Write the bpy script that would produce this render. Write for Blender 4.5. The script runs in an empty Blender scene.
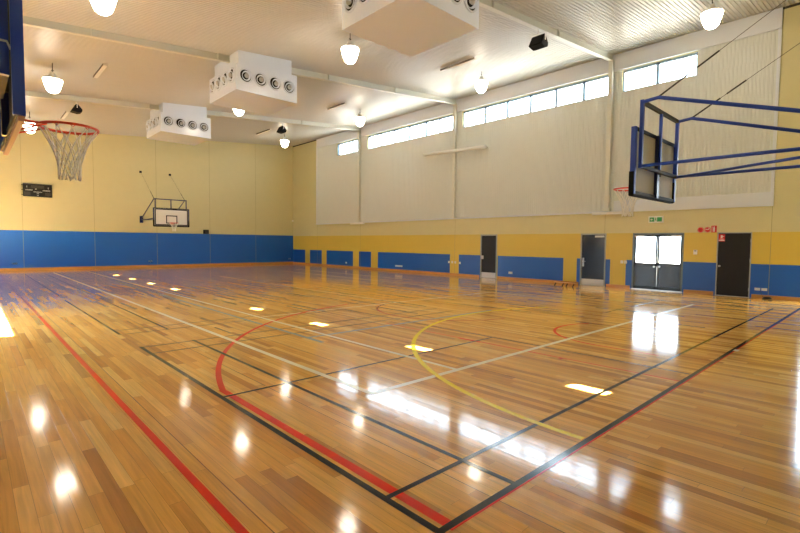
import bpy, bmesh, math, random
from mathutils import Vector, Matrix
random.seed(7)
sc = bpy.context.scene
PI = math.pi
# ------------------------------------------------------------------ camera
cd = bpy.data.cameras.new('camera'); cam = bpy.data.objects.new('camera', cd)
sc.collection.objects.link(cam); sc.camera = cam
yaw, pitch, roll, fpx = math.radians(46.968), math.radians(-2.915), math.radians(.52), 463.95
F = Vector((math.cos(pitch)*math.cos(yaw), math.cos(pitch)*math.sin(yaw), math.sin(pitch)))
r0 = Vector((math.sin(yaw), -math.cos(yaw), 0)); u0 = r0.cross(F)
R_ = math.cos(roll)*r0 + math.sin(roll)*u0; U_ = -math.sin(roll)*r0 + math.cos(roll)*u0
M = Matrix((R_, U_, -F)).transposed().to_4x4(); M.translation = Vector((0, 0, 1.6))
cam.matrix_world = M
cd.sensor_width = 36; cd.lens = fpx*36/800; cd.clip_start = .05; cd.clip_end = 400
# ------------------------------------------------------------------ light
W = bpy.data.worlds.new('sky'); sc.world = W; W.use_nodes = True
bg = W.node_tree.nodes['Background']; bg.inputs[0].default_value = (.70, .86, 1, 1); bg.inputs[1].default_value = 12.0
sl = bpy.data.lights.new('sun', 'SUN'); so = bpy.data.objects.new('sun', sl); sc.collection.objects.link(so)
sl.energy = 300; sl.angle = math.radians(.5); sl.color = (1, .95, .85)
SD = Vector((1, -.30, -.951)).normalized(); so.rotation_euler = SD.to_track_quat('-Z', 'Y').to_euler(); so.location = (-12, 20, 14)
LAMP = 17.0
sc.view_settings.view_transform = 'Standard'; sc.view_settings.look = 'None'; sc.view_settings.gamma = 1
sc.view_settings.exposure = 0.74
XW, YB, XL, YN = 17.74, 30.66, -1.5, -.36
SL = .090
def zc(x): return 8.62 - SL*(XW - x)
def zb(x): return 8.38 - .088*(XW - x)
# daylight comes in through the real openings: portals guide the sky light
def portal(cx, cy, cz, sy, sz, side):
    a = bpy.data.lights.new('daylight_portal', 'AREA'); a.shape = 'RECTANGLE'; a.size = sy; a.size_y = sz
    a.cycles.is_portal = True
    o = bpy.data.objects.new('daylight_portal', a); sc.collection.objects.link(o); o.location = (cx, cy, cz)
    o.rotation_euler = (PI/2, 0, PI/2 if side > 0 else -PI/2)
portal(XW+.25, 14.9, 7.6, 20.8, 1.0, 1); portal(XW+.3, 5.77, 1.4, 1.7, 1.2, 1); portal(XW+.25, 1.0, 2.6, 1.6, 5.2, 1)
portal(XL-.25, 12.85, 1.5, 4.6, 1.2, -1); portal(XL-.25, 26.5, 1.45, 4.4, 1.3, -1)
# ------------------------------------------------------------------ materials
def srgb(h):
    if isinstance(h, str): h = [int(h[i:i+2], 16)/255 for i in (0, 2, 4)]
    return tuple(c/12.92 if c <= .04045 else ((c+.055)/1.055)**2.4 for c in h) + (1,)
def mat(name, col, rough=.5, metal=0, spec=.5, coat=0, emis=None, es=0, bump=None, var=0, vs=3):
    m = bpy.data.materials.new(name); m.use_nodes = True; nt = m.node_tree; b = nt.nodes['Principled BSDF']
    c = srgb(col) if isinstance(col, str) else col
    b.inputs['Base Color'].default_value = c; b.inputs['Roughness'].default_value = rough
    b.inputs['Metallic'].default_value = metal; b.inputs['Specular IOR Level'].default_value = spec
    b.inputs['Coat Weight'].default_value = coat
    if emis: b.inputs['Emission Color'].default_value = srgb(emis); b.inputs['Emission Strength'].default_value = es
    tc = nt.nodes.new('ShaderNodeTexCoord')
    n = nt.nodes.new('ShaderNodeTexNoise'); n.inputs['Scale'].default_value = vs; n.inputs['Detail'].default_value = 4
    nt.links.new(tc.outputs['Object'], n.inputs['Vector'])
    mx = nt.nodes.new('ShaderNodeMix'); mx.data_type = 'RGBA'
    v = var or .03
    mx.inputs[6].default_value = tuple(x*(1-v) for x in c[:3])+(1,); mx.inputs[7].default_value = tuple(min(1, x*(1+v)) for x in c[:3])+(1,)
    nt.links.new(n.outputs['Fac'], mx.inputs[0]); nt.links.new(mx.outputs[2], b.inputs['Base Color'])
    if bump:
        bp = nt.nodes.new('ShaderNodeBump'); bp.inputs['Strength'].default_value = bump[0]; bp.inputs['Distance'].default_value = .01
        n2 = nt.nodes.new('ShaderNodeTexNoise'); n2.inputs['Scale'].default_value = bump[1]
        nt.links.new(tc.outputs['Object'], n2.inputs['Vector']); nt.links.new(n2.outputs['Fac'], bp.inputs['Height']); nt.links.new(bp.outputs[0], b.inputs['Normal'])
    return m
BEIGE = mat('beige_paint', 'D3CA98', .45, bump=(.05, 4)); YEL = mat('yellow_paint', 'DCBF4A', .4); BLUE = mat('blue_paint', (.005, .10, .46, 1), .35)
CREAM = mat('cream_steel', 'D8D8CC', .4); DECK = mat('ceiling_steel', 'C9C8C2', .38); CLAD = mat('wall_sheet_steel', 'D6D9D2', .45)
WHITE = mat('white_gloss', 'E2EAF8', .18); WPL = mat('white_plastic', 'ECEBE4', .35)
GREY = mat('grey_door_frame', 'A7ABA5', .4); DGREY = mat('dark_grey_door', (.008, .014, .026, 1), .22); BLACKD = mat('black_door', '101110', .45, spec=.3)
BROWND = mat('dark_brown_door', '1C150C', .4, spec=.3); BLK = mat('black', (.002, .002, .003, 1), .6, spec=.2); STEEL = mat('satin_steel', 'B9BABA', .3, .9)
NAVY = mat('blue_tube', '1A44B4', .42); DNAVY = mat('navy_tube', '101C52', .3); RED = mat('red_ring', (.78, .06, .015, 1), .35)
NET = mat('net_cord', (.95, .92, .82, 1), .8); PAD = mat('black_padding', (.002, .002, .002, 1), .8, spec=.15); BOARD = mat('board_white', 'E9E7E0', .3)
BACKP = mat('board_back', (.62, .58, .47, 1), .7, spec=.2); SKIRT = mat('timber_skirting', 'C48A40', .3, var=.15, vs=1.5); GREEN = mat('sign_green', '16934C', .4)
SRED = mat('sign_red', (.62, .008, .008, 1), .4); DARKM = mat('dark_metal', '3A3833', .7, spec=.3); KICK = mat('kick_plate', 'D5D7D8', .3); UNDER = mat('pad_underside', 'C9A591', .5)
WOODL = mat('bench_timber', '8A5026', .4, var=.2); BULB = mat('lamp_glow', 'FFFFFF', .4, emis='FFF3DD', es=LAMP); PAVE = mat('paving', 'B8B4AA', .8)
ALU = mat('window_aluminium', (.30, .43, .58, 1), .35)
GLASS = bpy.data.materials.new('thin_glass'); GLASS.use_nodes = True
nt = GLASS.node_tree; nt.nodes.clear(); o_ = nt.nodes.new('ShaderNodeOutputMaterial'); t_ = nt.nodes.new('ShaderNodeBsdfTransparent')
g_ = nt.nodes.new('ShaderNodeBsdfGlossy'); g_.inputs['Roughness'].default_value = .03; x_ = nt.nodes.new('ShaderNodeMixShader'); x_.inputs[0].default_value = .06
nt.links.new(t_.outputs[0], x_.inputs[1]); nt.links.new(g_.outputs[0], x_.inputs[2]); nt.links.new(x_.outputs[0], o_.inputs[0])
JOINT = mat('joint_shade', 'A39868', .6)
FASC = mat('pale_grey_steel', 'DADEE4', .4)
LINE = {}
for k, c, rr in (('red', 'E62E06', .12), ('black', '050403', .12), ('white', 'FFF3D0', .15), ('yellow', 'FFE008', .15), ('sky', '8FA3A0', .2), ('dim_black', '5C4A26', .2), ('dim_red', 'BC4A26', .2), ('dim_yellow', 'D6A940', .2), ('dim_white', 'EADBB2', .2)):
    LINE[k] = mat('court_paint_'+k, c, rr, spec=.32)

def wood():
    m = bpy.data.materials.new('timber_floor'); m.use_nodes = True; nt = m.node_tree; b = nt.nodes['Principled BSDF']; L = nt.links.new
    def N(t, **kw):
        n = nt.nodes.new(t)
        for k, v in kw.items(): setattr(n, k, v)
        return n
    def math_(op, a, bb=None):
        n = N('ShaderNodeMath', operation=op)
        for i, v in enumerate((a, bb)):
            if v is None: continue
            if isinstance(v, (int, float)): n.inputs[i].default_value = v
            else: L(v, n.inputs[i])
        return n.outputs[0]
    geo = N('ShaderNodeNewGeometry'); sp = N('ShaderNodeSeparateXYZ'); L(geo.outputs['Position'], sp.inputs[0])
    bw, bl = .085, 1.5
    u = math_('DIVIDE', sp.outputs[0], bw); row = math_('FLOOR', u); fu = math_('SUBTRACT', u, row)
    wn = N('ShaderNodeTexWhiteNoise', noise_dimensions='1D'); L(row, wn.inputs['W'])
    v0 = math_('DIVIDE', sp.outputs[1], bl); v = math_('ADD', v0, math_('MULTIPLY', wn.outputs['Value'], 7.3)); col = math_('FLOOR', v); fv = math_('SUBTRACT', v, col)
    cb = N('ShaderNodeCombineXYZ'); L(row, cb.inputs[0]); L(col, cb.inputs[1])
    w2 = N('ShaderNodeTexWhiteNoise', noise_dimensions='3D'); L(cb.outputs[0], w2.inputs['Vector'])
    ramp = N('ShaderNodeValToRGB'); L(w2.outputs['Value'], ramp.inputs[0]); e = ramp.color_ramp.elements
    e[0].position = 0; e[0].color = (.52, .22, .04, 1); e[1].position = 1; e[1].color = (.96, .58, .155, 1)
    for p, c in ((.10, (.64, .29, .05, 1)), (.32, (.79, .39, .07, 1)), (.6, (.86, .45, .09, 1)), (.82, (.92, .51, .115, 1))):
        q = ramp.color_ramp.elements.new(p); q.color = c
    mp = N('ShaderNodeMapping'); mp.inputs['Scale'].default_value = (38, 1.6, 1)
    ad = N('ShaderNodeVectorMath', operation='ADD'); L(geo.outputs['Position'], ad.inputs[0]); L(w2.outputs['Color'], ad.inputs[1])
    L(ad.outputs[0], mp.inputs['Vector']); gr = N('ShaderNodeTexNoise'); gr.inputs['Scale'].default_value = 1; gr.inputs['Detail'].default_value = 5; gr.inputs['Distortion'].default_value = .6
    L(mp.outputs[0], gr.inputs['Vector'])
    mr = N('ShaderNodeMapRange'); L(gr.outputs['Fac'], mr.inputs[0]); mr.inputs[1].default_value = .3; mr.inputs[2].default_value = .7; mr.inputs[3].default_value = .84; mr.inputs[4].default_value = 1.12
    sc_ = N('ShaderNodeVectorMath', operation='SCALE'); L(ramp.outputs[0], sc_.inputs[0]); L(mr.outputs[0], sc_.inputs['Scale'])
    # joints
    eu = math_('MINIMUM', fu, math_('SUBTRACT', 1.0, fu)); ev = math_('MINIMUM', fv, math_('SUBTRACT', 1.0, fv))
    ju = math_('LESS_THAN', eu, .014); jv = math_('LESS_THAN', ev, .0008); j = math_('MAXIMUM', ju, jv)
    # every eighth strip has a slightly wider, darker joint (expansion gap)
    k = math_('DIVIDE', sp.outputs[0], bw*14); kf = math_('FRACT', k); je = math_('LESS_THAN', kf, .005)
    jj = math_('MAXIMUM', math_('MULTIPLY', j, .45), math_('MULTIPLY', je, .85))
    mx = N('ShaderNodeMix', data_type='RGBA'); L(jj, mx.inputs[0]); L(sc_.outputs[0], mx.inputs[6]); mx.inputs[7].default_value = srgb('4A2A10')
    L(mx.outputs[2], b.inputs['Base Color'])
    # varnish: each board lies at a hair's different tilt
    hb = math_('MULTIPLY', math_('SUBTRACT', w2.outputs['Value'], .5), math_('SUBTRACT', fu, .5))
    big = N('ShaderNodeTexNoise'); big.inputs['Scale'].default_value = 1.0; mp2 = N('ShaderNodeMapping'); mp2.inputs['Scale'].default_value = (9, .8, 1)
    L(geo.outputs['Position'], mp2.inputs['Vector']); L(mp2.outputs[0], big.inputs['Vector'])
    h = math_('ADD', math_('MULTIPLY', hb, .0003), math_('ADD', math_('MULTIPLY', big.outputs['Fac'], .0009), math_('MULTIPLY', j, -.0004)))
    bp = N('ShaderNodeBump'); bp.inputs['Strength'].default_value = 1; bp.inputs['Distance'].default_value = 1.0; L(h, bp.inputs['Height'])
    L(bp.outputs[0], b.inputs['Normal'])
    b.inputs['Roughness'].default_value = .10; b.inputs['Specular IOR Level'].default_value = .55
    return m
WOODF = wood()

# ------------------------------------------------------------------ mesh builder
class MB:
    def __init__(s): s.v = []; s.f = []; s.m = []; s.sm = []
    def quad(s, a, b, c, d, mi=0, sm=False):
        n = len(s.v); s.v += [tuple(a), tuple(b), tuple(c), tuple(d)]; s.f.append((n, n+1, n+2, n+3)); s.m.append(mi); s.sm.append(sm); return s
    def box(s, x0, x1, y0, y1, z0, z1, mi=0):
        if x0 > x1: x0, x1 = x1, x0
        if y0 > y1: y0, y1 = y1, y0
        if z0 > z1: z0, z1 = z1, z0
        n = len(s.v)
        s.v += [(x0,y0,z0),(x1,y0,z0),(x1,y1,z0),(x0,y1,z0),(x0,y0,z1),(x1,y0,z1),(x1,y1,z1),(x0,y1,z1)]
        for f in ((0,3,2,1),(4,5,6,7),(0,1,5,4),(1,2,6,5),(2,3,7,6),(3,0,4,7)): s.f.append(tuple(n+i for i in f)); s.m.append(mi); s.sm.append(False)
        return s
    def bar(s, a, b, w, h, up=(0,0,1), mi=0):
        a, b, up = Vector(a), Vector(b), Vector(up); d = (b-a).normalized(); r = d.cross(up).normalized(); u = r.cross(d)
        n = len(s.v)
        for p in (a, b):
            for i, j in ((-1,-1),(1,-1),(1,1),(-1,1)): s.v.append(tuple(p + r*(i*w/2) + u*(j*h/2)))
        for f in ((0,1,2,3),(7,6,5,4),(0,4,5,1),(1,5,6,2),(2,6,7,3),(3,7,4,0)): s.f.append(tuple(n+i for i in f)); s.m.append(mi); s.sm.append(False)
        return s
    def tube(s, pts, r, k=10, closed=False, mi=0):
        pts = [Vector(p) for p in pts]; n0 = len(s.v); m = len(pts); prev = None
        for i, p in enumerate(pts):
            if closed: d = pts[(i+1) % m] - pts[i-1]
            else: d = pts[min(i+1, m-1)] - pts[max(i-1, 0)]
            d.normalize()
            ref = Vector((0,0,1)) if abs(d.z) < .9 else Vector((1,0,0))
            if prev is not None: ref = prev
            a = d.cross(ref).cross(d)
            if a.length < 1e-6: a = d.orthogonal()
            a.normalize(); bb = d.cross(a); prev = a
            for q in range(k):
                t = 2*PI*q/k; s.v.append(tuple(p + a*(r*math.cos(t)) + bb*(r*math.sin(t))))
        for i in range(m if closed else m-1):
            i2 = (i+1) % m
            for q in range(k):
                q2 = (q+1) % k; s.f.append((n0+i*k+q, n0+i2*k+q, n0+i2*k+q2, n0+i*k+q2)); s.m.append(mi); s.sm.append(True)
        if not closed:
            s.f.append(tuple(n0+q for q in range(k))); s.f.append(tuple(n0+(m-1)*k+q for q in reversed(range(k)))); s.m += [mi, mi]; s.sm += [False, False]
        return s
    def lathe(s, prof, c=(0,0,0), axis=(0,0,1), k=28, mi=0, sm=True):
        c = Vector(c); ax = Vector(axis).normalized(); a = ax.orthogonal().normalized(); b = ax.cross(a); n0 = len(s.v)
        for r, h in prof:
            for q in range(k):
                t = 2*PI*q/k; s.v.append(tuple(c + ax*h + a*(r*math.cos(t)) + b*(r*math.sin(t))))
        for i in range(len(prof)-1):
            for q in range(k):
                q2 = (q+1) % k; s.f.append((n0+i*k+q, n0+i*k+q2, n0+(i+1)*k+q2, n0+(i+1)*k+q)); s.m.append(mi); s.sm.append(sm)
        return s
    def prism(s, poly, ext, mi=0):   # poly: 3D points, ext: offset vector
        n = len(s.v); e = Vector(ext); m = len(poly)
        s.v += [tuple(p) for p in poly] + [tuple(Vector(p)+e) for p in poly]
        s.f.append(tuple(n+i for i in range(m))); s.f.append(tuple(n+m+i for i in reversed(range(m)))); s.m += [mi, mi]; s.sm += [False, False]
        for i in range(m):
            j = (i+1) % m; s.f.append((n+i, n+m+i, n+m+j, n+j)); s.m.append(mi); s.sm.append(False)
        return s
    def build(s, name, mats, parent=None, bevel=0, loc=None):
        if not isinstance(mats, (list, tuple)): mats = [mats]
        me = bpy.data.meshes.new(name)
        off = Vector(loc) if loc else Vector((0,0,0))
        me.from_pydata([tuple(Vector(v)-off) for v in s.v], [], s.f)
        for m in mats: me.materials.append(m)
        me.polygons.foreach_set('material_index', s.m); me.polygons.foreach_set('use_smooth', s.sm); me.update()
        bm = bmesh.new(); bm.from_mesh(me); bmesh.ops.recalc_face_normals(bm, faces=bm.faces); bm.to_mesh(me); bm.free()
        o = bpy.data.objects.new(name, me); sc.collection.objects.link(o); o.location = off
        if parent is not None: o.parent = parent
        if bevel:
            b = o.modifiers.new('bevel', 'BEVEL'); b.width = bevel; b.segments = 2; b.limit_method = 'ANGLE'
        return o
def tag(o, label=None, cat=None, group=None, kind=None):
    if label: o['label'] = label
    if cat: o['category'] = cat
    if group: o['group'] = group
    if kind: o['kind'] = kind
    return o
def thing(name, loc, rz=0, label=None, cat=None, group=None):
    o = bpy.data.objects.new(name, None); sc.collection.objects.link(o); o.location = loc; o.rotation_euler = (0, 0, rz); o.empty_display_size = .2
    return tag(o, label, cat, group)
def copy_tree(o, parent=None):
    c = o.copy(); sc.collection.objects.link(c); c.parent = parent
    for ch in list(o.children): copy_tree(ch, c)
    return c
def struct(o, label=None):
    o['kind'] = 'structure'
    if label: o['label'] = label
    return o

# ------------------------------------------------------------------ floor with its painted court lines
fm = MB(); fm.quad((XL, YN, 0), (XW, YN, 0), (XW, YB, 0), (XL, YB, 0), 0)
fk = list(LINE); fi = {k: i+1 for i, k in enumerate(fk)}; lay = [0]
def strip(k, x0, y0, x1, y1, w):
    lay[0] += 1; z = .0006 + lay[0]*.00004; d = Vector((x1-x0, y1-y0, 0)).normalized(); n = Vector((-d.y, d.x, 0))*(w/2)
    a, b = Vector((x0, y0, z)), Vector((x1, y1, z)); fm.quad(a-n, b-n, b+n, a+n, fi[k])
def arc(k, cx, cy, r, a0, a1, w, n=72):
    lay[0] += 1; z = .0006 + lay[0]*.00004
    for i in range(n):
        t0, t1 = (math.radians(a0+(a1-a0)*q/n) for q in (i, i+1)); p = lambda rr, t: (cx+rr*math.cos(t), cy+rr*math.sin(t), z)
        fm.quad(p(r-w/2, t0), p(r+w/2, t0), p(r+w/2, t1), p(r-w/2, t1), fi[k])
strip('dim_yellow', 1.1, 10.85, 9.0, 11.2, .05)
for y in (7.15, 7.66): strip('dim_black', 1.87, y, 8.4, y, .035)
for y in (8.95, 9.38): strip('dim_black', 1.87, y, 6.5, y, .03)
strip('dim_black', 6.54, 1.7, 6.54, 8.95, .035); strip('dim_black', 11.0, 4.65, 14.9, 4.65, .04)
strip('sky', 4.12, 6.2, 4.22, 20.8, .07); strip('sky', 4.12, 6.68, 9.2, 6.62, .08)
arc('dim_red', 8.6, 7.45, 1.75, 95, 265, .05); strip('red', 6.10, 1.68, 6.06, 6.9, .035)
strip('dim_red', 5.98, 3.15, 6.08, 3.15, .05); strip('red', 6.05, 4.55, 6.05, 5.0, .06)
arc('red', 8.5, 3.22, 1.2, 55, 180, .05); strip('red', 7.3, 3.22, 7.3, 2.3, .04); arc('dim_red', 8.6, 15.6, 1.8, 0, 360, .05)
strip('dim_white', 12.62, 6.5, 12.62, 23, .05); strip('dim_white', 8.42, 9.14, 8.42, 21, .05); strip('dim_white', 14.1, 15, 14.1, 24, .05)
strip('white', 4.46, 9.15, 12.62, 9.12, .05)
strip('red', 1.065, YN, 1.065, 29.0, .055)
arc('red', 8.3, 3.2, 6.55, 195.5-360+0, 195.5-360, .06, 1)
a_s = 180 - math.degrees(math.asin(1.68/6.55))
arc('red', 8.3, 3.2, 6.55, a_s, 100, .065); strip('red', 1.965, 1.65, 1.965, 4.9, .075)
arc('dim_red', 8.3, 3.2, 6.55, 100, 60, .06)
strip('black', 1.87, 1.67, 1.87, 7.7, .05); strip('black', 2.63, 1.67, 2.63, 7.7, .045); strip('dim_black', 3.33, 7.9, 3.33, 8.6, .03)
strip('black', 1.86, 8.95, 1.86, 15.0, .04); strip('black', 1.89, 16.3, 1.92, 28, .04); strip('black', 2.62, 8.95, 2.63, 14.95, .035); strip('black', 2.63, 16.2, 2.68, 28, .035)
strip('black', 1.87, 4.66, 6.5, 4.66, .04)
strip('black', 1.87, 2.12, 15.1, 2.12, .042); strip('red', 1.93, 1.634, 16.0, 1.625, .02); strip('black', 1.85, 1.665, 16.0, 1.655, .05)
strip('white', 8.5, 1.62, 8.66, 1.62, .06)
strip('white', 3.10, 3.72, 3.05, 28, .075); strip('white', 4.50, 3.74, 4.46, 28, .065); strip('white', 3.08, 3.74, 14.4, 3.72, .075)
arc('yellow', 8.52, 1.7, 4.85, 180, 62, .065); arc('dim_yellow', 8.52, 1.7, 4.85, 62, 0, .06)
floor = struct(fm.build('floor', [WOODF]+[LINE[k] for k in fk]), 'polished honey coloured timber strip floor with painted court lines')

# ------------------------------------------------------------------ walls
def wall_cells(us, zs, f, holes, box):
    us = sorted(set(us)); zs = sorted(set(zs))
    mb = MB()
    for i in range(len(us)-1):
        for j in range(len(zs)-1):
            u, z = (us[i]+us[i+1])/2, (zs[j]+zs[j+1])/2
            if any(h[0] < u < h[1] and h[2] < z < h[3] for h in holes): continue
            box(mb, us[i], us[i+1], zs[j], zs[j+1], f(u, z))
    return mb
blues = [(28.98, YB), (26.86, 28.35), (23.34, 26.28), (21.56, 22.73), (15.33, 20.92), (13.44, 14.75), (9.26, 12.46), (8.55, 8.69), (7.38, 7.55), (6.59, 6.81), (3.99, 4.94), (YN, 3.08)]
doors = [('brown', 12.50, 13.44), ('grey', 7.55, 8.55), ('double', 4.94, 6.59), ('black', 3.08, 3.99)]
wins = [(4.75, 7.15), (7.64, 14.64), (15.25, 21.93), (22.75, 25.1)]
WZ0, WZ1 = 7.20, 7.98
CORN = (.25, 1.83, .1, 5.0)
holes = [(a, b, 0, 2.03) for _, a, b in doors] + [(a, b, WZ0, WZ1) for a, b in wins] + [CORN]
us = [YN, YB] + [x for h in holes for x in h[:2]] + [x for b in blues for x in b] + [2.65]
zs = [0, .12, 1.05, 2.03, 2.81, 9.0] + [x for h in holes for x in h[2:]]
def fr(u, z):
    if z < 1.05: return 1 if any(a < u < b for a, b in blues) else 2
    if z < 2.03: return 2
    return 0
wr = wall_cells(us, zs, fr, holes, lambda mb, a, b, c, d, m: mb.box(XW, XW+.2, a, b, c, d, m)).build('wall_right', [BEIGE, BLUE, YEL])
struct(wr, 'long right wall, beige over a yellow band over blue panels')
# sheet cladding on the upper wall
def ribs(mb, u0, u1, z0, z1, x=XW-.03, d=.012, p=.1):
    n = max(1, int(round((u1-u0)/p))); pts = []
    for i in range(n):
        a = u0 + (u1-u0)*i/n; q = (u1-u0)/n
        pts += [(a, x), (a+q*.55, x), (a+q*.65, x-d), (a+q*.9, x-d), (a+q, x)]
    for (a, xa), (b, xb) in zip(pts, pts[1:]): 
        if b > a+1e-6: mb.quad((xa, a, z0), (xb, b, z0), (xb, b, z1), (xa, a, z1))
cl = MB()
ribs(cl, 2.68, 7.2, 3.23, WZ0); ribs(cl, 7.2, 27.4, 2.86, WZ0); ribs(cl, 2.68, 4.75, WZ0, 8.1); ribs(cl, 25.1, 27.4, WZ0, 8.1)
for a, b in ((7.15, 7.64), (14.64, 15.25), (21.93, 22.75)): ribs(cl, a, b, WZ0, 8.1)
cl.build('ribbed_cladding', CLAD, wr)
MB().box(XW-.05, XW, 2.62, 7.3, 2.81, 3.23).build('bulkhead_panel', FASC, wr)
MB().box(XW-.06, XW, 7.3, 27.5, 2.80, 2.87).build('cladding_sill', FASC, wr)
MB().box(XW-.055, XW, 2.60, 2.68, 2.81, 8.12).box(XW-.055, XW, 27.36, 27.46, 2.81, 8.2).build('corner_flashing', FASC, wr)
MB().box(XW-.07, XW, 2.60, 27.42, 8.02, 8.60).box(XW-.09, XW, 2.6, 27.42, 8.0, 8.06).build('fascia', FASC, wr)
MB().box(XW-.012, XW, YN, 30.66, 8.55, 8.62).build('eaves_gap', DARKM, wr)
bl = [(a, b) for a, b in ((YN, .25), (1.72, 3.03), (4.04, 4.89), (6.64, 7.5), (8.6, 12.45), (13.49, YB))]
bm_ = MB()
for a, b in bl: bm_.box(XW-.03, XW, a, b, 0, .115)
struct(bm_.build('baseboard_right', SKIRT), 'timber skirting along the right wall')
for i, y in enumerate((2.62, 7.62, 15.02, 22.6, 27.4)):
    MB().box(XW-.002, XW+.01, y-.006, y+.006, .12 if i != 1 else 2.03, 2.8).build('panel_joint', JOINT, wr)
# back wall
wb = MB(); wb.box(XL, XW+.2, YB, YB+.2, 0, 2.06, 1); wb.box(XL, XW+.2, YB, YB+.2, 2.06, 9.0, 0)
wbo = struct(wb.build('wall_back', [BEIGE, BLUE]), 'far end wall, beige above a deep blue band')
for x in (-1.0, 2.13, 5.25, 8.45, 11.63, 14.8): MB().box(x-.007, x+.007, YB-.002, YB+.01, .12, 8.4).build('panel_joint', JOINT, wbo)
MB().box(XL, XW-.03, YB-.012, YB, 2.04, 2.065).build('band_capping', BLUE, wbo)
struct(MB().box(XL, XW-.03, YB-.03, YB, 0, .14).build('baseboard_back', SKIRT), 'timber skirting along the far end wall')
# left wall and the wall behind the camera
slots = [y+1.96 for y in (24.4, 21.62, 18.94, 16.22, 10.34, 7.64, 4.91, 2.26)]
lh = [(y-.20, y+.20, 6.12, 6.27) for y in slots] + [(10.55, 14.95, 1.0, 1.98), (24.5, 28.5, .9, 1.98)]
us = [YN, YB+.2] + [x for h in lh for x in h[:2]]; zs = [0, 2.06, 7.2] + [x for h in lh for x in h[2:]]
struct(wall_cells(us, zs, lambda u, z: 1 if z < 2.06 else 0, lh, lambda mb, a, b, c, d, m: mb.box(XL-.05, XL, a, b, c, d, m)).build('wall_left', [BEIGE, BLUE]), 'left wall with glazed doors and a row of small high vents')
struct(MB().box(XL, XW+.2, YN-.2, YN, 0, 2.06, 1).box(XL, XW+.2, YN-.2, YN, 2.06, 9, 0).build('wall_front', [BEIGE, BLUE]), 'end wall behind the camera')
# ceiling: ribbed steel deck, ribs running across the hall
ce = MB(); p = .1; n = int((YB+.2-YN)/p); prof = []
for i in range(n+1):
    a = YN + i*p; prof += [(a, 0), (a+p*.5, 0), (a+p*.6, .02), (a+p*.9, .02), (a+p, 0)]
for (a, ha), (b, hb) in zip(prof, prof[1:]):
    if b > a+1e-6 and a < YB+.15: ce.quad((XL-.05, a, zc(XL-.05)+ha), (XL-.05, b, zc(XL-.05)+hb), (XW+.2, b, zc(XW+.2)+hb), (XW+.2, a, zc(XW+.2)+ha))
struct(ce.build('ceiling', DECK), 'sloping pale ribbed steel ceiling')
# outside ground
struct(MB().box(XW+.2, XW+60, -30, 60, -.3, -.02).box(XL-60, XL-.05, -30, 60, -.3, -.02).build('ground', PAVE), 'pale paving outside the glazed doors')

# ------------------------------------------------------------------ windows
def window(n, a, b, z0, z1, mull, label):
    X = XW+.06
    fr = MB().box(X, X+.06, a, b, z0, z0+.04).box(X, X+.06, a, b, z1-.09, z1).box(X, X+.06, a, a+.05, z0, z1).box(X, X+.06, b-.05, b, z0, z1)
    o = fr.build('window_%d' % n, ALU); struct(o, label)
    for m in mull: MB().box(X, X+.06, m-.05, m+.05, z0, z1).build('mullion', ALU, o)
    MB().box(X+.025, X+.033, a+.05, b-.05, z0+.04, z1-.04).build('pane', GLASS, o)
window(1, 4.75, 7.15, WZ0, WZ1, [5.98], 'high window nearest the camera side')
window(2, 7.64, 14.64, WZ0, WZ1, [8.63, 9.8, 10.97, 12.13, 13.34], 'long high window in the second bay')
window(3, 15.25, 21.93, WZ0, WZ1, [16.2, 17.13, 18.41, 19.6, 20.8], 'long high window in the third bay')
window(4, 22.75, 25.1, WZ0, WZ1, [23.5, 24.95], 'short high window furthest away')
window(5, CORN[0], CORN[1], CORN[2], CORN[3], [1.0], 'tall corner window at the right end')

# ------------------------------------------------------------------ doors
def door_frame(n, a, b, m, label, h=2.03, t=.045):
    fr = MB().box(XW-.015, XW+.12, a, a+t, 0, h).box(XW-.015, XW+.12, b-t, b, 0, h).box(XW-.015, XW+.12, a, b, h-t, h)
    return struct(fr.build('door_%d' % n, m), label)
d1 = door_frame(1, 12.50, 13.44, GREY, 'narrow dark brown door with white kick plate', t=.06)
MB().box(XW+.02, XW+.06, 12.56, 13.38, .0, 1.97).build('door_leaf', BROWND, d1)
MB().box(XW+.012, XW+.02, 12.57, 13.37, .02, .26).build('kick_plate', KICK, d1)
MB().box(XW-.03, XW+.02, 13.27, 13.37, .88, 1.04).build('lock_plate', KICK, d1)
d2 = door_frame(2, 7.55, 8.55, GREY, 'glossy dark grey door with kick plate and closer', t=.05)
MB().box(XW+.02, XW+.06, 7.6, 8.5, .0, 1.98).build('door_leaf', DGREY, d2)
MB().box(XW+.012, XW+.02, 7.61, 8.49, .02, .26).build('kick_plate', KICK, d2)
MB().box(XW+.0, XW+.02, 8.40, 8.46, .74, 1.08).box(XW-.04, XW, 8.34, 8.46, .93, .955).build('handle_plate', STEEL, d2)
MB().box(XW-.03, XW+.02, 7.63, 7.98, 1.88, 1.95).build('door_closer', KICK, d2)
d3 = door_frame(3, 4.94, 6.59, mat('blue_grey_frame', '6D7B80', .35), 'double glazed doors with dark lower panels', t=.05)
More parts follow.
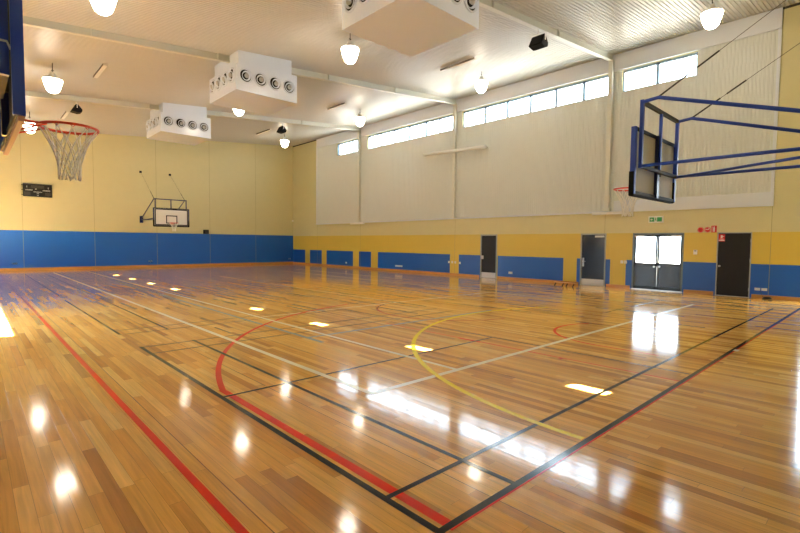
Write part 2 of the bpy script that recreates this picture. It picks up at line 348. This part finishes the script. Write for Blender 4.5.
for s, (a, b) in enumerate(((4.99, 5.76), (5.77, 6.54))):
    lf = MB(); X0, X1 = XW+.03, XW+.07
    lf.box(X0, X1, a, a+.06, .04, 1.97).box(X0, X1, b-.06, b, .04, 1.97).box(X0, X1, a, b, 1.90, 1.99).box(X0, X1, a, b, .86, .97).box(X0, X1, a, b, .025, .14)
    l = lf.build('door_leaf', mat('leaf_grey', (.028, .040, .050, 1), .35), d3)
    MB().box(X0+.012, X1-.008, a+.06, b-.06, .14, .86).build('lower_panel', DGREY, l)
    MB().box(X0+.015, X0+.021, a+.06, b-.06, .97, 1.90).build('pane', GLASS, l)
    yy = (b-.11) if s == 0 else (a+.05)
    MB().tube([(X0-.05, yy+.03, .84), (X0, yy+.03, .84)], .035, 14).build('door_knob', STEEL, l)
    c0 = 5.0 if s == 0 else 6.2
    MB().box(X0-.04, X0, c0+.02, c0+.33, 1.89, 1.95).build('door_closer', KICK, l)
MB().box(XW-.02, XW+.12, 4.94, 6.59, 0, .03).build('threshold', STEEL, d3)
d4 = door_frame(4, 3.08, 3.99, GREY, 'plain black door with a red sign', t=.03)
MB().box(XW+.01, XW+.05, 3.11, 3.96, .0, 2.0).build('door_leaf', BLACKD, d4)
MB().tube([(XW-.05, 3.90, .95), (XW+.01, 3.90, .95)], .03, 14).build('door_knob', STEEL, d4)
MB().box(XW-.02, XW+.1, 3.08, 3.99, 0, .012).build('threshold', STEEL, d4)
for a, b, d_ in ((12.5, 13.44, d1), (7.55, 8.55, d2), (3.08, 3.99, d4)): MB().box(XW-.004, XW+.19, a, b, -.03, .009).build('door_sill', STEEL, d_)
for z in (.2, 1.1, 1.72): MB().box(XW-.02, XW, 3.09, 3.115, z, z+.1).build('hinge', STEEL, d4)
# glazed doors on the left wall (outside the picture, they let the sun in)
for n_, (a, b) in ((5, (10.55, 14.95)), (6, (24.5, 28.5))):
    fr = MB().box(XL-.05, XL, a-.05, a, 0, 2.03).box(XL-.05, XL, b, b+.05, 0, 2.03).box(XL-.05, XL, a-.05, b+.05, 1.98, 2.03)
    o = struct(fr.build('door_%d' % n_, GREY), 'glazed doors in the left wall')
    MB().box(XL-.03, XL-.024, a, b, .9, 1.98).build('pane', GLASS, o)
    MB().box(XL-.05, XL, (a+b)/2-.05, (a+b)/2+.05, 0, 1.98).build('meeting_stile', GREY, o)

# ------------------------------------------------------------------ steel frame
colnames = {7.51: 'nearest', 15.02: 'middle', 22.59: 'furthest'}
for y, nm in colnames.items():
    c = MB().box(XW-.20, XW-.075, y-.075, y+.075, 2.95, 8.40).box(XW-.075, XW-.056, y-.06, y+.06, 2.95, 8.0)
    c.box(XW-.24, XW-.03, y-.12, y+.12, 2.86, 2.96)
    b = c.build('steel_column', CREAM, loc=(XW-.13, y, 2.81))
    tag(b, {'nearest': 'cream steel column on the right wall, nearest of three, beside the near high window', 'middle': 'cream steel column on the right wall crossed by the long white tube', 'furthest': 'cream steel column on the right wall, furthest of three, near the far corner'}[nm], 'column', 'steel columns on the right wall')
for y, lb in ((7.51, 'cream steel roof beam nearest the camera, carrying the black speaker at upper right'), (15.02, 'cream steel roof beam meeting the middle column, passing through the middle air duct'), (22.59, 'cream steel roof beam furthest away, with two black speakers hung from it')):
    x0, x1 = XL+.02, XW-.06
    rt = thing('roof_beam', (x1, y, zb(x1)), 0, lb, 'beam', 'sloping roof beams')
    def bx(x, z): return Vector((x-x1, 0, z-zb(x1)))
    for nm, z0, w, h in (('bottom_flange', .006, .15, .014), ('web', .13, .01, .24), ('top_flange', .25, .15, .014)):
        MB().bar(bx(x0, zb(x0)+z0), bx(x1, zb(x1)+z0), w, h).build(nm, CREAM, rt)
    for x in (2.6, 6.0, 10.2, 13.6):
        MB().box(x-x1-.006, x-x1+.006, -.08, .08, zb(x)-zb(x1)+.01, zb(x)-zb(x1)+.25).build('stiffener', CREAM, rt)

# ------------------------------------------------------------------ air duct outlets
def duct(y0, label):
    x0, x1 = 6.26, 8.40; y1 = y0+2.15; zt = zc(7.3)
    t = thing('air_duct_outlet', ((x0+x1)/2, (y0+y1)/2, 6.33), 0, label, 'air duct', 'white box air outlets on the ceiling')
    ox, oy, oz = t.location
    lx0, lx1, ly0, ly1 = x0-ox, x1-ox, y0-oy, y1-oy
    bot = MB(); ht = lambda x: .80 + (x-lx0)*.06
    P = [(lx0, ly0), (lx1, ly0), (lx1, ly1), (lx0, ly1)]
    bot.quad(*[(a, b, 0) for a, b in reversed(P)]); bot.quad(*[(a, b, ht(a)) for a, b in P])
    for i in range(4):
        (a, b), (c, d) = P[i], P[(i+1) % 4]; bot.quad((a, b, 0), (c, d, 0), (c, d, ht(c)), (a, b, ht(a)))
    bot.build('outlet_box', WHITE, t, .01)
    up = MB(); i_ = .13
    P2 = [(lx0+i_, ly0+i_), (lx1-i_, ly0+i_), (lx1-i_, ly1-i_), (lx0+i_, ly1-i_)]; top = lambda x: zc(x+ox)-oz-.002
    for i in range(4):
        (a, b), (c, d) = P2[i], P2[(i+1) % 4]; up.quad((a, b, .75), (c, d, .75), (c, d, top(c)), (a, b, top(a)))
    up.build('duct_collar', WHITE, t)
    for side in range(4):
        for k in range(4):
            s = .31 + k*(2.14-.62)/3
            if side == 0: c, ax = (lx0+s, ly0, .48), (0, -1, 0)
            elif side == 1: c, ax = (lx0, ly0+s, .50), (-1, 0, 0)
            elif side == 2: c, ax = (lx1, ly0+s, .50), (1, 0, 0)
            else: c, ax = (lx0+s, ly1, .48), (0, 1, 0)
            df = MB().lathe([(.225, .0), (.225, .02), (.205, .045), (.19, .03), (.18, -.01)], c, ax, 24).build('jet_diffuser', WHITE, t)
            MB().lathe([(.185, .004), (.0001, .004)], c, ax, 20).build('dark_throat', BLK, df)
            a3 = Vector(ax) + Vector((random.uniform(-.25, .25), random.uniform(-.25, .25), -.25)); a3.normalize()
            MB().lathe([(.115, .0), (.150, .065), (.140, .07), (.100, .01)], c, a3, 20).build('inner_ring', WHITE, df)
            MB().lathe([(.04, .0), (.075, .075), (.066, .08), (.03, .02), (.0001, .02)], c, a3, 16).build('nozzle', STEEL, df)
    return t
duct(6.52, 'white box air duct outlet overhead, nearest the camera and cut by the top edge')
duct(14.24, 'white box air duct outlet in the middle of the ceiling, second of three')
duct(21.9, 'white box air duct outlet furthest away, nearest the far end wall')

# ------------------------------------------------------------------ pendant lamps
def make_lamp(st):
    t = thing('pendant_lamp', (0, 0, 0))
    pr = [(.0001, -.46), (.06, -.455), (.12, -.43), (.17, -.385), (.205, -.31), (.235, -.22), (.262, -.12), (.285, -.03), (.285, -.005)]
    MB().lathe(pr, k=36).build('glass_bell', BULB, t)
    MB().lathe([(.285, -.006), (.295, .0), (.28, .03), (.16, .09), (.09, .12), (.085, .22), (.05, .25), (.0001, .25)], k=36).build('lamp_housing', WPL, t)
    MB().tube([(0, 0, .24), (0, 0, st)], .012, 8).build('stem', DARKM, t)
    MB().tube([(-.04, 0, .30), (0, 0, .335), (.04, 0, .30)], .012, 8).build('hook', DARKM, t)
    return t
lamps = [(2.15, 3.8, None), (8.6, 3.8, None), (15.1, 3.75, 'glowing bell pendant lamp at the top right, above the blue hoop frame'),
 (2.2, 11.45, 'glowing bell pendant lamp at the top left, cut by the top edge of the photo'), (8.45, 11.3, 'glowing bell pendant lamp beneath the near corner of the nearest air duct'), (15.0, 11.47, 'glowing bell pendant lamp between the near beam and the middle column'),
 (2.15, 18.6, 'glowing bell pendant lamp just right of the blue board edge, above the hoop ring'), (8.55, 19.2, 'pendant lamp peeping out below the middle air duct'), (14.85, 19.0, 'glowing bell pendant lamp above the furthest column'),
 (2.18, 26.35, 'pendant lamp seen behind the red hoop ring bracket at left'), (8.6, 26.5, 'pendant lamp hidden behind the furthest air duct'), (14.75, 26.5, 'glowing bell pendant lamp below the far speaker, nearest the far corner')]
for x, y, lb in lamps:
    z = 8.22 - .098*(XW-x); o = make_lamp((zc(x)-z)/.92); o.scale = (.92, .92, .92)
    o.location = (x, y, z); tag(o, lb or ('pendant lamp over the %s of the camera' % ('left' if x < 5 else 'right')), 'lamp', 'bell pendant lamps')

# ------------------------------------------------------------------ basketball goals
def net_mesh(c, r=.225, h=.45, rb=.085, n=12, rad=.005):
    mb = MB(); c = Vector(c)
    def rz(s): return r + (rb-r)*(1-(1-min(s, 1)/.85)**2 if s < .85 else 1)
    for k in range(n):
        for d in (-1, 1):
            pts = []
            for i in range(15):
                s = i/14; zig = 5.0
                t = 2*PI*(k + d*.5*zig*s**1.25*(1+.12*math.sin(k*2.3)))/n
                R = rz(s); pts.append(c + Vector((R*math.cos(t), R*math.sin(t), -.012 - s*h + .006*math.sin(k*3+d))))
            mb.tube(pts, rad, 5)
    return mb
def goal(loc, rz, reach, tube_m, back_m, label, fz=(.0, .95), board_z=-.42, rim_z=-.24, armsz=.0, wall_w=None, tr=.027, bh=1.0, pad=True, fw=1.62, bottom_m=PAD):
    # local axes: x across the board, y out from the wall, z up; origin on the wall at the lower arms
    t = thing('basketball_goal', loc, rz, label, 'basketball goal', 'wall mounted basketball goals')
    hw = fw/2; y = reach
    z0, z1 = fz
    for x in (-hw, hw): MB().bar((x, y, z0-.03), (x, y, z1+.03), .05, .05, (0, 1, 0)).build('frame_post', tube_m, t)
    MB().bar((-hw, y, z1), (hw, y, z1), .05, .05).build('top_rail', DARKM if tube_m is NAVY else tube_m, t)
    MB().bar((-hw, y, z0), (hw, y, z0), .05, .05).build('bottom_rail', DARKM if tube_m is NAVY else tube_m, t)
    MB().bar((0, y, z0), (0, y, z1), .045, .04, (0, 1, 0)).build('centre_post', tube_m, t)
    # arms back to the wall
    for s in (-1, 1):
        MB().tube([(s*hw, y, z1), (s*hw, y-.22, z1+.02), (s*hw, .0, z0+.06)], tr).build('upper_arm', tube_m, t)
        MB().tube([(s*hw, y, z0), (s*hw, .0, z0)], tr*.9).build('lower_arm', tube_m, t)
        MB().box(s*hw-.09, s*hw+.09, 0, .03, z0-.18, z0+.22).build('wall_plate', tube_m, t)
        a, b = Vector((s*hw, y-.22, z1+.03)), Vector((s*hw, .02, z1+1.75)); d = b-a
        MB().tube([a, b], .004, 6).build('stay_cable', DARKM, t)
        MB().tube([a, a+d*.14], .013, 8).tube([a+d*.17, a+d*.26], .012, 8).build('turnbuckle', DARKM, t)
        MB().box(s*hw-.06, s*hw+.06, 0, .04, z1+1.69, z1+1.81).build('cable_anchor', BLK, t)
    MB().tube([(-hw, y, z0-.01), (hw, .0, z0)] if rz != 0 else [(hw, y, z0-.01), (-hw, 0, z0)], tr*.8).build('diagonal_brace', tube_m, t)
    # board
    yb = y+.05; bz = z0+board_z; w2 = .915; h = bh
    bd = MB().box(-w2+.04, w2-.04, yb+.02, yb+.05, bz+.03, bz+h-.03).build('backboard', [BOARD], t)
    MB().box(-w2+.05, w2-.05, yb+.012, yb+.018, bz+.05, bz+h-.05).build('board_back', back_m, bd)
    ed = MB(); yf = yb+.051
    e = .05
    ed.box(-w2+.05, w2-.05, yf, yf+.002, bz+.05, bz+.05+e).box(-w2+.05, w2-.05, yf, yf+.002, bz+h-.05-e, bz+h-.05)
    ed.box(-w2+.05, -w2+.05+e, yf, yf+.002, bz+.05, bz+h-.05).box(w2-.05-e, w2-.05, yf, yf+.002, bz+.05, bz+h-.05)
    ed.build('board_border', BLK, bd)
    q = MB(); qx, q0, q1 = .295, bz+.15, bz+.60
    q.box(-qx, qx, yf, yf+.002, q0, q0+e).box(-qx, qx, yf, yf+.002, q1-e, q1).box(-qx, -qx+e, yf, yf+.002, q0, q1).box(qx-e, qx, yf, yf+.002, q0, q1)
    q.build('target_square', BLK, bd)
    for s in (-1, 1): MB().box(s*w2-.028, s*w2+.028, yb-.02, yb+.05, bz+.0, bz+h).build('side_rail', tube_m, bd)
    MB().box(-w2, w2, yb-.01, yb+.05, bz+h-.05, bz+h).build('top_edge', BLK, bd)
    MB().box(-w2, w2, yb-.01, yb+.05, bz, bz+.045).build('bottom_edge', DARKM, bd)
    MB().box(-.045, .045, yb-.04, yb+.01, bz+.0, bz+h).build('centre_rail', DNAVY if tube_m is not BLK else BLK, bd)
    MB().box(.05, .09, yb-.05, yb+.01, bz+.35, bz+h).build('height_adjuster', DARKM, bd)
    if pad:
        for s in (-1, 1): MB().box(s*w2-.03, s*w2+.03, yb-.015, yb+.065, bz-.02, bz+.34).build('corner_padding', PAD, bd, .01)
        MB().box(-w2, w2, yb+.0, yb+.07, bz-.03, bz+.03).build('bottom_padding', bottom_m, bd, .008)
    # ring
    rc = Vector((0, yb+.05+.15+.225, z0+rim_z))
    ring = MB().tube([rc+Vector((.225*math.cos(a), .225*math.sin(a), 0)) for a in [2*PI*i/40 for i in range(40)]], .0115, 10, True).build('ring', RED, t)
    br = MB().box(-.09, .09, yb+.05, yb+.062, rc.z-.1, rc.z+.02)
    for s in (-1, 1):
        br.tube([(s*.08, yb+.06, rc.z-.0), (s*.07, rc.y-.215, rc.z)], .009, 8); br.tube([(s*.08, yb+.06, rc.z-.09), (s*.13, rc.y-.17, rc.z-.012)], .008, 8)
    br.build('ring_bracket', RED, ring)
    for i in range(12):
        a = 2*PI*i/12; c = rc + Vector((.222*math.cos(a), .222*math.sin(a), -.014)); e_ = Vector((-.018*math.sin(a), .018*math.cos(a), 0)); up = Vector((0, 0, .006))
        MB().tube([c+e_+up, c+Vector((0, 0, -.012)), c-e_+up], .003, 5).build('net_hook', RED, ring)
    net_mesh(rc).build('net', NET, t)
    return t
gr = goal((8.27, YN, 2.79), 0, 3.06, NAVY, BACKP, 'blue framed basketball goal seen from behind at upper right')
gb = goal((8.42, YB, 2.83), PI, 2.81, DNAVY, BOARD, 'basketball goal with white board on the far end wall', fz=(0, 1.06), board_z=-.42, rim_z=-.24)
gl = goal((XL, 5.17, 2.79), -PI/2, 1.73, NAVY, BLK, 'large basketball goal at the left edge, board edge on with red ring and net', board_z=-.32, rim_z=-.18, bh=1.15, bottom_m=UNDER, pad=False)
MB().box(-.915, .915, 1.79, 1.825, -.355, -.32).build('bottom_padding', UNDER, gl)
MB().box(.88, .95, 1.60, 1.70, .16, .19).tube([(.93, 1.62, .17), (.93, 1.74, .17), (.93, 1.76, .12)], .008).build('latch_hook', KICK, gl)

# ------------------------------------------------------------------ speakers
def speaker(x, y, drop, label, s=1.0, tip=0.0):
    t = thing('loudspeaker', (x, y, zb(x)-drop), 0, label, 'speaker', 'black speakers under the roof beams')
    prof = [(-.25, -.17), (.06, -.22), (.20, -.17), (.23, -.04), (.02, .20), (-.04, .20)]
    l0, l1 = -.24*s, .24*s
    mb = MB().prism([(a*s, l0, b*s) for a, b in prof], (0, l1-l0, 0))
    mb.build('cabinet', BLK, t, .02)
    MB().quad((-.246*s, l0*.9, -.15*s), (-.246*s, l1*.9, -.15*s), (-.06*s, l1*.9, .18*s), (-.06*s, l0*.9, .18*s)).build('grille', GRILLE, t)
    br = MB().box(-.02, .02, l0-.012, l1+.012, .235*s, .25*s)
    for q in (l0-.012, l1+.002): br.box(-.015, .015, q, q+.01, .0, .25*s)
    br.box(-.012, .012, -.012, .012, .24*s, drop-.002).build('bracket', WPL, t)
GRILLE = mat('grille_cloth', '121214', .9)
speaker(12.55, 7.52, .34, 'black speaker hanging from the nearest roof beam at upper right', .88)
speaker(3.35, 22.59, .29, 'small black speaker under the furthest beam, left, above the hoop ring', .8)
speaker(12.4, 22.59, .36, 'small black speaker under the furthest beam, right of the far air duct', .85)

# ------------------------------------------------------------------ ceiling strip fittings
def strip_light(x, y0, y1, label):
    t = thing('strip_fitting', (x, (y0+y1)/2, zc(x)-.02), 0, label, 'light fitting', 'slim strip fittings on the ceiling')
    l = (y1-y0)/2
    MB().box(-.06, .06, -l, l, -.055, .0).build('fitting_body', WPL, t)
    MB().box(-.07, -.06, -l-.01, l+.01, -.062, -.003).build('side_edge', mat('fitting_edge', '6F6556', .5), t)
strip_light(13.43, 10.56, 12.15, 'slim strip fitting on the ceiling right of the nearest air duct')
strip_light(13.28, 18.1, 19.52, 'slim strip fitting on the ceiling between the two far beams, right side')
strip_light(13.18, 25.3, 27.0, 'slim strip fitting on the ceiling beyond the furthest beam, right side')
strip_light(3.45, 17.8, 19.38, 'slim strip fitting on the ceiling at left, near the lamp above the ring')
strip_light(3.45, 25.4, 27.0, 'slim strip fitting on the ceiling behind the left far speaker')

# ------------------------------------------------------------------ wall tubes and battens
t = thing('wall_tube', (XW-.28, 15.0, 6.1), 0, 'long white horizontal tube crossing the middle steel column', 'heater tube')
MB().tube([(0, -1.94, -.07), (0, 1.94, .07)], .085, 16).build('tube_body', WPL, t)
for y in (-1.9, 1.9): MB().box(-.02, .25, y-.02, y+.02, -.02+y*.035, .02+y*.035).build('tube_bracket', CREAM, t)
def batten(y0, y1, z, label, d=.12):
    t = thing('wall_batten', (XW, (y0+y1)/2, z), 0, label, 'light fitting', 'white battens on the cladding sill'); l = (y1-y0)/2
    MB().box(-.02-d, -.055, -l, l, -.055, .045).build('batten_body', WPL, t, .012)
    MB().box(-.025-d, -.05, -l-.015, -l, -.06, .05).box(-.025-d, -.05, l, l+.015, -.06, .05).build('end_cap', WPL, t)
batten(6.86, 8.06, 2.79, 'white batten fitting below the nearest steel column'); batten(22.15, 23.46, 2.78, 'white batten fitting below the furthest steel column')

# ------------------------------------------------------------------ signs
def face_thing(name, y, z, w, h, d, m, label, cat, group=None):
    t = thing(name, (XW, y, z), 0, label, cat, group)
    MB().box(-d, 0, -w/2, w/2, -h/2, h/2).build('body' if name != 'exit_sign' else 'sign_case', m, t, .004)
    return t
ex = face_thing('exit_sign', 5.83, 2.5, .48, .23, .06, WPL, 'green and white exit sign above the double doors', 'sign')
X = -.062
MB().box(X, -.058, .045, .20, -.075, .075).box(X, -.058, -.20, -.045, -.075, .075).build('green_panels', GREEN, ex)
rm = MB()   # running figure, white on green in the middle field
rm.lathe([(.014, 0), (.0001, .001)], (X-.001, .0, .055), (-1, 0, 0), 12).bar((X, 0, .04), (X, .005, -.01), .026, .004, (1, 0, 0)).bar((X, .005, -.01), (X, -.03, -.035), .014, .004, (1, 0, 0)).bar((X, -.03, -.035), (X, -.02, -.065), .014, .004, (1, 0, 0)).bar((X, .005, -.01), (X, .03, -.06), .014, .004, (1, 0, 0)).bar((X, 0, .035), (X, -.035, .015), .011, .004, (1, 0, 0)).bar((X, 0, .03), (X, .03, .005), .011, .004, (1, 0, 0))
rm.build('running_figure', GREEN, ex)
MB().bar((X-.002, .16, 0), (X-.002, .09, 0), .016, .004, (1, 0, 0)).prism([(X-.004, .17, 0), (X-.004, .13, .035), (X-.004, .13, -.035)], (.003, 0, 0)).build('arrow', WPL, ex)
for y, lb in ((4.47, 'round red fire sign, left of the pair above the yellow wall'), (4.27, 'round red fire sign with pale marks, right of the pair')):
    t = thing('fire_sign', (XW, y, 2.12), 0, lb, 'sign', 'round red fire signs')
    MB().lathe([(.0001, .012), (.088, .012), (.09, .01), (.09, 0)], (0, 0, 0), (-1, 0, 0), 32).build('disc', SRED, t)
    MB().tube([(-.012, .078*math.cos(a), .078*math.sin(a)) for a in [2*PI*i/32 for i in range(32)]], .003, 6, True).build('white_rim', WPL, t)
    if y < 4.4: MB().box(-.015, -.012, -.05, .05, .0, .02).box(-.015, -.012, -.055, -.02, .03, .045).build('pale_marks', WPL, t)
    else: MB().box(-.014, -.012, -.03, .03, -.02, .02).build('darker_mark', mat('sign_dark_red', '8E1212', .4), t)
t = thing('extinguisher_sign', (XW, 4.09, 2.14), 0, 'small red rectangular sign with a white figure beside the round fire signs', 'sign')
MB().box(-.012, 0, -.075, .075, -.11, .11).build('plate', SRED, t)
MB().box(-.015, -.012, -.025, .02, -.085, .05).box(-.015, -.012, -.012, .01, .05, .085).box(-.015, -.012, .045, .052, -.09, .09).build('white_figure', WPL, t)
t = thing('door_sign', (XW+.01, 3.87, 1.86), 0, 'red and white square sign on the black door', 'sign')
MB().box(-.006, 0, -.085, .085, -.12, .11).build('plate', SRED, t)
MB().box(-.009, -.006, -.02, .03, -.01, .08).box(-.009, -.006, -.06, -.02, .03, .05).box(-.009, -.006, -.075, .075, -.10, -.07).box(-.009, -.006, -.05, .05, -.05, -.035).build('white_marks', WPL, t)
t = thing('thermostat', (XW, 4.59, 1.38), 0, 'small white thermostat on the yellow wall right of the double doors', 'thermostat')
MB().box(-.03, 0, -.055, .055, -.075, .075).build('case', WPL, t, .006); MB().box(-.032, -.03, -.03, .03, .03, .055).build('display', DARKM, t)
# sockets and switches
def socket(x, y, z, w, h, label, group, face='right', name='power_socket', cat='socket'):
    t = thing(name, (x, y, z), 0 if face == 'right' else -PI/2, label, cat, group)
    MB().box(-.014, 0, -w/2, w/2, -h/2, h/2).build('face_plate', WPL, t, .003)
    if name == 'power_socket': MB().box(-.018, -.014, -w*.32, -w*.12, h*.05, h*.3).box(-.018, -.014, w*.12, w*.32, h*.05, h*.3).build('rocker', WPL, t)
    else: MB().box(-.02, -.014, -w*.18, w*.18, -h*.2, h*.2).build('rocker', WPL, t)
g = 'power sockets low on the right wall'
socket(XW, 2.89, .28, .14, .08, 'white socket on the blue wall right of the black door, left of two', g); socket(XW, 2.72, .28, .14, .08, 'white socket on the blue wall right of the black door, right of two', g)
socket(XW, 11.76, .31, .2, .1, 'white socket on the blue panel right of the brown door', g); socket(XW, 19.1, .3, .6, .09, 'wide white socket on the longest blue panel', g); socket(XW, 24.05, .3, .15, .1, 'small white socket on the blue panel nearest but two to the far corner', g)
g = 'switch plates on the right wall'
for y, z, lb in ((6.95, .97, 'cream switch on the yellow wall left of the double doors'), (6.82, .97, 'white switch at the edge of the narrow blue strip left of the double doors'), (15.39, .66, 'white switch on the right end of the longest blue panel'), (15.17, .66, 'cream switch on the yellow strip, left of the pair there'), (14.97, .66, 'cream switch on the yellow strip, right of the pair there'), (14.68, .64, 'white switch on the left edge of the blue panel beside the brown door')):
    socket(XW, y, z, .1, .11, lb, g, name='light_switch', cat='switch')
g = 'power sockets on the far end wall'
for x, lb in ((1.75, 'white socket on the far blue wall, leftmost'), (8.06, 'white socket on the far blue wall below the basketball goal'), (17.45, 'white socket on the far blue wall by the corner')):
    socket(x, YB, .36, .22, .11, lb, g, face='back')
# scoreboard
t = thing('scoreboard', (2.77, YB-.014, 4.15), 0, 'black electronic scoreboard with white lettering on the far end wall', 'scoreboard')
MB().box(-.6, .6, -.1, 0, -.33, .33).build('case', BLK, t, .01)
MB().box(-.58, .58, -.105, -.1, .28, .30).build('trim', DARKM, t)
dk = mat('dark_display', '23231F', .3)
MB().box(-.27, .27, -.108, -.1, .10, .25).build('time_display', dk, t); MB().box(-.55, -.3, -.108, -.1, -.27, -.1).box(.3, .55, -.108, -.1, -.27, -.1).build('score_display', dk, t)
mk = MB()
for x, z, w, h in ((-.44, .17, .04, .10), (.44, .14, .035, .10), (-.36, 0, .30, .05), (.36, .0, .32, .05), (0, -.09, .36, .035), (0, -.15, .1, .03), (-.08, .06, .07, .05), (0, -.25, .08, .04)):
    k = max(1, int(w/.035)); 
    for i in range(k):
        xx = x - w/2 + w*(i+.5)/k; mk.box(xx-w/k*.36, xx+w/k*.36, -.112, -.1, z-h/2, z+h/2*(1 if i % 3 else .7))
mk.build('white_marks', mat('white_marking', 'D8D8D0', .5), t)
for z in (-.25, 0, .25): MB().box(-.66, -.6, -.06, -.03, z-.015, z+.015).build('side_lug', BLK, t)
# control box on the blue band
t = thing('control_box', (11.34, YB, 2.07), 0, 'small black box standing on the edge of the blue band on the far wall', 'box')
MB().box(-.15, .15, -.2, 0, 0, .26).build('case', BLK, t, .01); MB().box(-.12, .12, -.205, -.2, .04, .22).build('front', DARKM, t)
# small sensor in the far corner
t = thing('corner_sensor', (XW-.06, YB-.06, 3.15), 0, 'tiny white sensor high in the far corner', 'sensor')
MB().box(-.05, .05, -.04, .05, -.06, .06).build('case', WPL, t, .01); MB().lathe([(.03, 0), (.02, .015), (.0001, .02)], (-.02, -.04, -.01), (-1, -1, -.3), 12).build('lens', KICK, t)
# low bench by the right wall
t = thing('low_bench', (16.75, 8.68, 0), 0, 'low timber bench with dark splayed legs by the right wall, right of the brown door', 'bench')
MB().box(-.10, .10, -.52, .42, .115, .14).build('bench_top', SKIRT, t, .005)
for y in (-.42, -.16, .0, .32):
    MB().bar((-.06, y, .115), (-.10, y+.04, 0), .035, .035).build('leg', BROWND, t)
t = thing('cord_bundle', (XW-.14, 2.62, 0), 0, 'small brown bundle of cord on the floor against the right wall by the sockets', 'cord')
MB().tube([((.09-.0006*i)*math.cos(i*.5), (.12-.0008*i)*math.sin(i*.5), .014+.0009*i) for i in range(60)], .012, 6).build('coiled_cord', BROWND, t)
MB().tube([(.08, .1, .02), (.12, .14, .1), (.135, .2, .24)], .006, 6).build('lead', BROWND, t)
